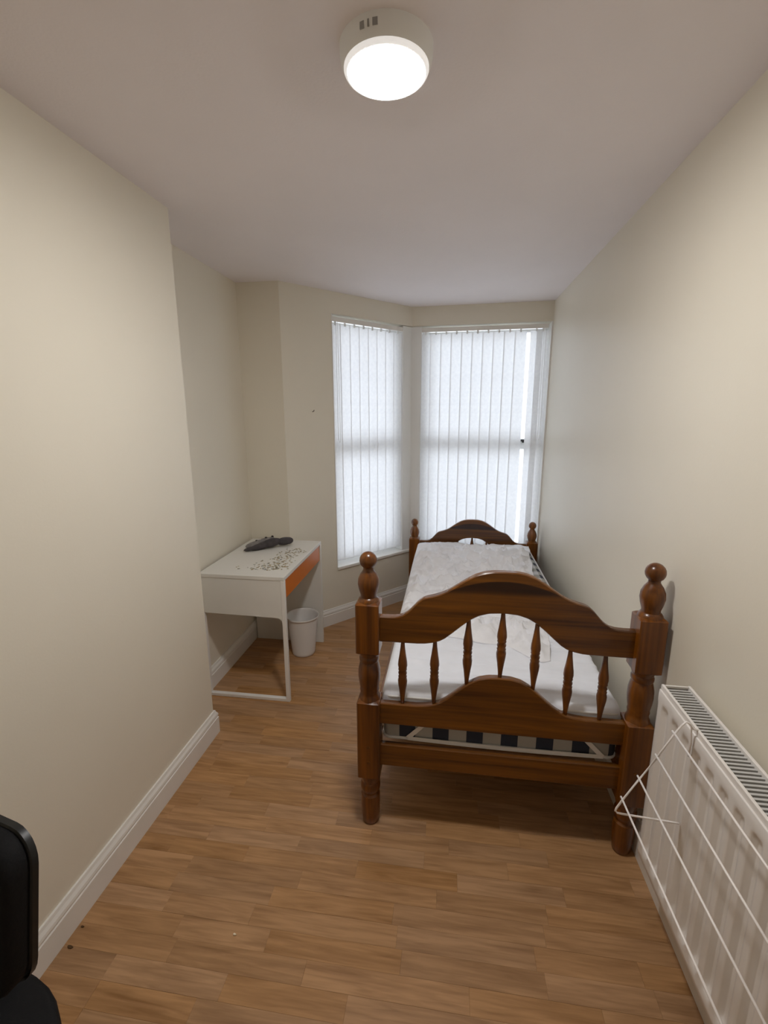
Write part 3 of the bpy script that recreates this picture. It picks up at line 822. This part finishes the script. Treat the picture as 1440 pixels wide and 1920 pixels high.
rb('grille_rail', (RBX - .012, RY0 + .002, RZ1 - .006), (RBX - .004, RY1 - .002, RZ1 + .003), RADWHITE)
rb('grille_rail', (RX + .0125, RY1 - .008, RZ1 - .006), (RBX - .012, RY1 - .003, RZ1 + .002), RADWHITE)
bar = None
nb_ = int((RY1 - RY0 - .03) / .0125)
for k in range(nb_):
    yv = RY1 - .018 - k * .0125
    if bar is None:
        b = bmesh.new(); box(b, (RX + .0125 - rc.x, -.0030, RZ1 - .010 - rc.z), (RBX - .012 - rc.x, .0030, RZ1 - .005 - rc.z)); bar = obj('grille_bar', b, GRILLE, rad, loc=(0, yv - rc.y, 0))
    else:
        o = bar.copy(); COL.objects.link(o); o.location = (0, yv - rc.y, 0)
# convector sheet folded between the panels
b = bmesh.new(); zz = (RZ0 + .06, RZ1 - .035); prev = None; k = 0; yv = RY0 + .02
while yv < RY1 - .02:
    x = RX + .022 if k % 2 else RBX - .02
    for dy in (0, .010):
        cur = [b.verts.new((x - rc.x, yv + dy - rc.y, z - rc.z)) for z in zz]
        if prev: b.faces.new((prev[0], cur[0], cur[1], prev[1]))
        prev = cur
    yv += .0145; k += 1
obj('convector', b, RADDARK, rad)
for yv in (RY0 + .15, RY1 - .15):
    rb('wall_bracket', (RBX - .002, yv - .015, RZ0 + .05), (XR, yv + .015, RZ1 - .05), RADWHITE)
b = bmesh.new(); tube(b, [(.668 - rc.x, RY0 - .06 - rc.y, -rc.z), (.668 - rc.x, RY0 - .06 - rc.y, .285 - rc.z)], .0075, 10); lathe(b, [(.26 - rc.z, .016), (.30 - rc.z, .016), (.305 - rc.z, .02), (.37 - rc.z, .018), (.375 - rc.z, .012)], 14, c=(.668 - rc.x, RY0 - .06 - rc.y))
tube(b, [(.668 - rc.x, RY0 - .06 - rc.y, .28 - rc.z), (.668 - rc.x, RY0 + .006 - rc.y, .28 - rc.z)], .009, 10)
obj('valve', b, RADWHITE, rad)

# ------------------------------------------------------------------ wire airer hooked on the radiator
AY0, AY1 = .565, 1.110
air = thing('clothes_airer', 'white wire clothes airer hooked over the radiator front', 'drying rack', (RX, (AY0 + AY1) / 2, RZ1))
ac = Vector(air.location)
wr = .0026
RODS = [(.576, .817), (.544, .745), (.508, .676), (.474, .607)]
for yv in (AY1, AY0):
    b = bmesh.new(); pts = [(.633, .802), (.633, .836), (.6295, .8405), (.622, .842), (.605, .838), (.598, .846), (.592, .838)]
    pts = [(.6325, .806), (.6325, .832), (.629, .8375), (.620, .8385), (.609, .853), (.601, .857), (.592, .846), (.576, .817), (.544, .745), (.508, .676), (.474, .607), (.463, .583), (.461, .574), (.466, .569), (.478, .567), (.602, .5585), (.6205, .557)]
    tube(b, [(x - ac.x, yv - ac.y, z - ac.z) for x, z in pts], wr)
    tube(b, [(.6145 - ac.x, yv - ac.y, .845 - ac.z), (.619 - ac.x, yv - ac.y, .80 - ac.z), (.6185 - ac.x, yv - ac.y, .76 - ac.z)], wr * .8)
    obj('side_frame', b, WIRE, air, smooth=True)
for x, z in RODS:
    b = bmesh.new(); tube(b, [(x + .001 - ac.x, AY0 - .008 - ac.y, z + .0045 - ac.z), (x + .001 - ac.x, AY1 + .010 - ac.y, z + .0045 - ac.z)], wr)
    obj('rod', b, WIRE, air, smooth=True)

# ------------------------------------------------------------------ black office chair beside the camera
U = Vector((.977, -.212, 0)).normalized()
ch = thing('office_chair', 'black office chair cut off by the lower left picture corner', 'chair', (-.86, .50, 0), math.atan2(U.y, U.x))
# local frame: +x along the backrest to its visible end, -y towards the seat front
def rrect(b, x0, x1, z0, z1, r, y0, y1, taper=0, n=7):
    pts = []
    for cx, cz, a0 in ((x1 - r, z1 - r, 0), (x0 + r, z1 - r, 90), (x0 + r, z0 + r, 180), (x1 - r, z0 + r, 270)):
        for k in range(n): a = math.radians(a0 + 90 * k / (n - 1)); pts.append((cx + r * math.cos(a), cz + r * math.sin(a)))
    e = .014; rings = []
    for yv, ins in ((y0, e), (y0 + e * .3, e * .3), (y0 + e, 0), (y1 - e, 0), (y1 - e * .3, e * .3), (y1, e)):
        cx, cz = (x0 + x1) / 2, (z0 + z1) / 2
        ring = []
        for x, z in pts:
            kx = 1 - ins / ((x1 - x0) / 2); kz = 1 - ins / ((z1 - z0) / 2)
            X = cx + (x - cx) * kx; Z = cz + (z - cz) * kz
            X = cx + (X - cx) * (1 - taper * (z1 - Z) / (z1 - z0))
            ring.append(b.verts.new((X, yv, Z)))
        rings.append(ring)
    m = len(pts)
    for p, q in zip(rings, rings[1:]):
        for i in range(m): b.faces.new((p[i], p[(i + 1) % m], q[(i + 1) % m], q[i]))
    b.faces.new(rings[0]); b.faces.new(rings[-1][::-1])
    return b
def to_local(p): return ch.matrix_world.inverted() @ Vector(p)
bpy.context.view_layer.update()
q1 = to_local((-.672, .548, .9)); qs = to_local((-.70, .555, .49))  # a point on the seat's rounded rear corner
XE = q1.x
def recline(b):
    for v in b.verts: v.co.y += (v.co.z - .90) * .15
    return b
b = recline(rrect(bmesh.new(), XE - .43, XE - .004, .645, .918, .055, q1.y - .045, q1.y + .004, taper=.02))
obj('backrest', b, BLACKFAB, ch, smooth=True, auto=50)
b = recline(rrect(bmesh.new(), XE - .428, XE - .001, .640, .9205, .055, q1.y - .006, q1.y + .012, taper=.02))
obj('backrest_shell', b, BLACKPL, ch, smooth=True, auto=50)
yS = q1.y + .0385
b = bmesh.new(); rr_ = .20; xr_, xl_, yf_ = XE + .054, XE - .436, yS - .45
out = []
for cx, cy, a0, r_ in ((xr_ - rr_, yS - rr_, 0, rr_), (xl_ + .16, yS - .16, 90, .16), (xl_ + .10, yf_ + .10, 180, .10), (xr_ - .10, yf_ + .10, 270, .10)):
    for k in range(10): a = math.radians(a0 + 10 * k); out.append((cx + r_ * math.cos(a), cy + r_ * math.sin(a)))
rings = []; mx_, my_ = (xr_ + xl_) / 2, (yS + yf_) / 2
for z, k in ((.415, .93), (.425, .985), (.445, 1), (.475, 1), (.487, .985), (.492, .94)):
    rings.append([b.verts.new((mx_ + (x - mx_) * k, my_ + (y - my_) * k, z)) for x, y in out])
for p, q in zip(rings, rings[1:]):
    for i in range(len(out)): b.faces.new((p[i], p[(i + 1) % len(out)], q[(i + 1) % len(out)], q[i]))
b.faces.new(rings[0][::-1]); b.faces.new(rings[-1])
obj('seat', b, BLACKFAB, ch, smooth=True, auto=60)
cx_, cy_ = XE - .21, yS - .225
b = bmesh.new(); box(b, (cx_ - .03, yS - .2, .395), (cx_ + .03, q1.y + .032, .415)); box(b, (cx_ - .03, q1.y + .012, .395), (cx_ + .03, q1.y + .032, .74)); obj('back_bar', b, BLACKPL, ch, bevel=.004)
b = bmesh.new(); lathe(b, [(.085, .028), (.25, .028), (.25, .015), (.41, .015)], 16, c=(cx_, cy_)); obj('gas_column', b, BLACKPL, ch)
for k in range(5):
    a = math.radians(72 * k + 20); d = Vector((math.cos(a), math.sin(a), 0)); n_ = Vector((-d.y, d.x, 0))
    b = bmesh.new(); c = Vector((cx_, cy_, 0)); P0, P1 = c + d * .02, c + d * .23
    vs = []
    for P_, w_, z0, z1 in ((P0, .024, .075, .115), (P1, .014, .060, .080)):
        vs.append([b.verts.new(P_ + n_ * s * w_ + Vector((0, 0, z))) for s, z in ((-1, z0), (1, z0), (1, z1), (-1, z1))])
    for i in range(4): b.faces.new((vs[0][i], vs[0][(i + 1) % 4], vs[1][(i + 1) % 4], vs[1][i]))
    b.faces.new(vs[0][::-1]); b.faces.new(vs[1])
    leg = obj('leg', b, BLACKPL, ch, bevel=.003)
    b = bmesh.new(); lathe(b, [(-.022, .02), (-.02, .027), (.02, .027), (.022, .02)], 16)
    bmesh.ops.rotate(b, cent=(0, 0, 0), matrix=Matrix.Rotation(math.radians(90), 3, 'Y'), verts=b.verts)
    bmesh.ops.rotate(b, cent=(0, 0, 0), matrix=Matrix.Rotation(a + math.pi / 2, 3, 'Z'), verts=b.verts)
    w_ = obj('caster', b, BLACKPL, leg, loc=tuple(c + d * .225 + Vector((0, 0, .0272))))
    b = bmesh.new(); lathe(b, [(.027, .006), (.068, .006)], 8); obj('caster_stem', b, CHROME, leg, loc=tuple(c + d * .225))

# ------------------------------------------------------------------ small bits
def bit(name, xy, r, h, m, label, cat, n=7, group=None):
    b = bmesh.new()
    pts = [(r * random.uniform(.6, 1.2) * math.cos(6.283 * i / n), .6 * r * random.uniform(.6, 1.2) * math.sin(6.283 * i / n)) for i in range(n)]
    prism(b, pts, 0, h); o = obj(name, b, m, loc=(xy[0], xy[1], 0.0003), bevel=h * .3); tag(o, label, cat, group); return o
bit('crumb', (-.633, 1.065), .006, .005, CRUMB, 'tiny cream crumb on the open floor', 'crumb')
bit('leaf_bit', (-1.128, 1.019), .006, .003, DIRT, 'small dark dirt speck against the left skirting', 'debris')
bit('leaf_bit', (-1.122, .962), .010, .003, DIRT, 'long brown dirt bit by the left skirting, nearer the chair', 'debris')
b = bmesh.new(); tube(b, [(0, 0, 0), (na.x * -.018, na.y * -.018, .003), (na.x * -.022, na.y * -.022, .012)], .003, 8)
p = PA(.218); o = obj('wall_hook', b, NAIL, loc=(p[0], p[1], 1.622)); tag(o, 'tiny metal hook on the cream wall left of the window', 'hook')
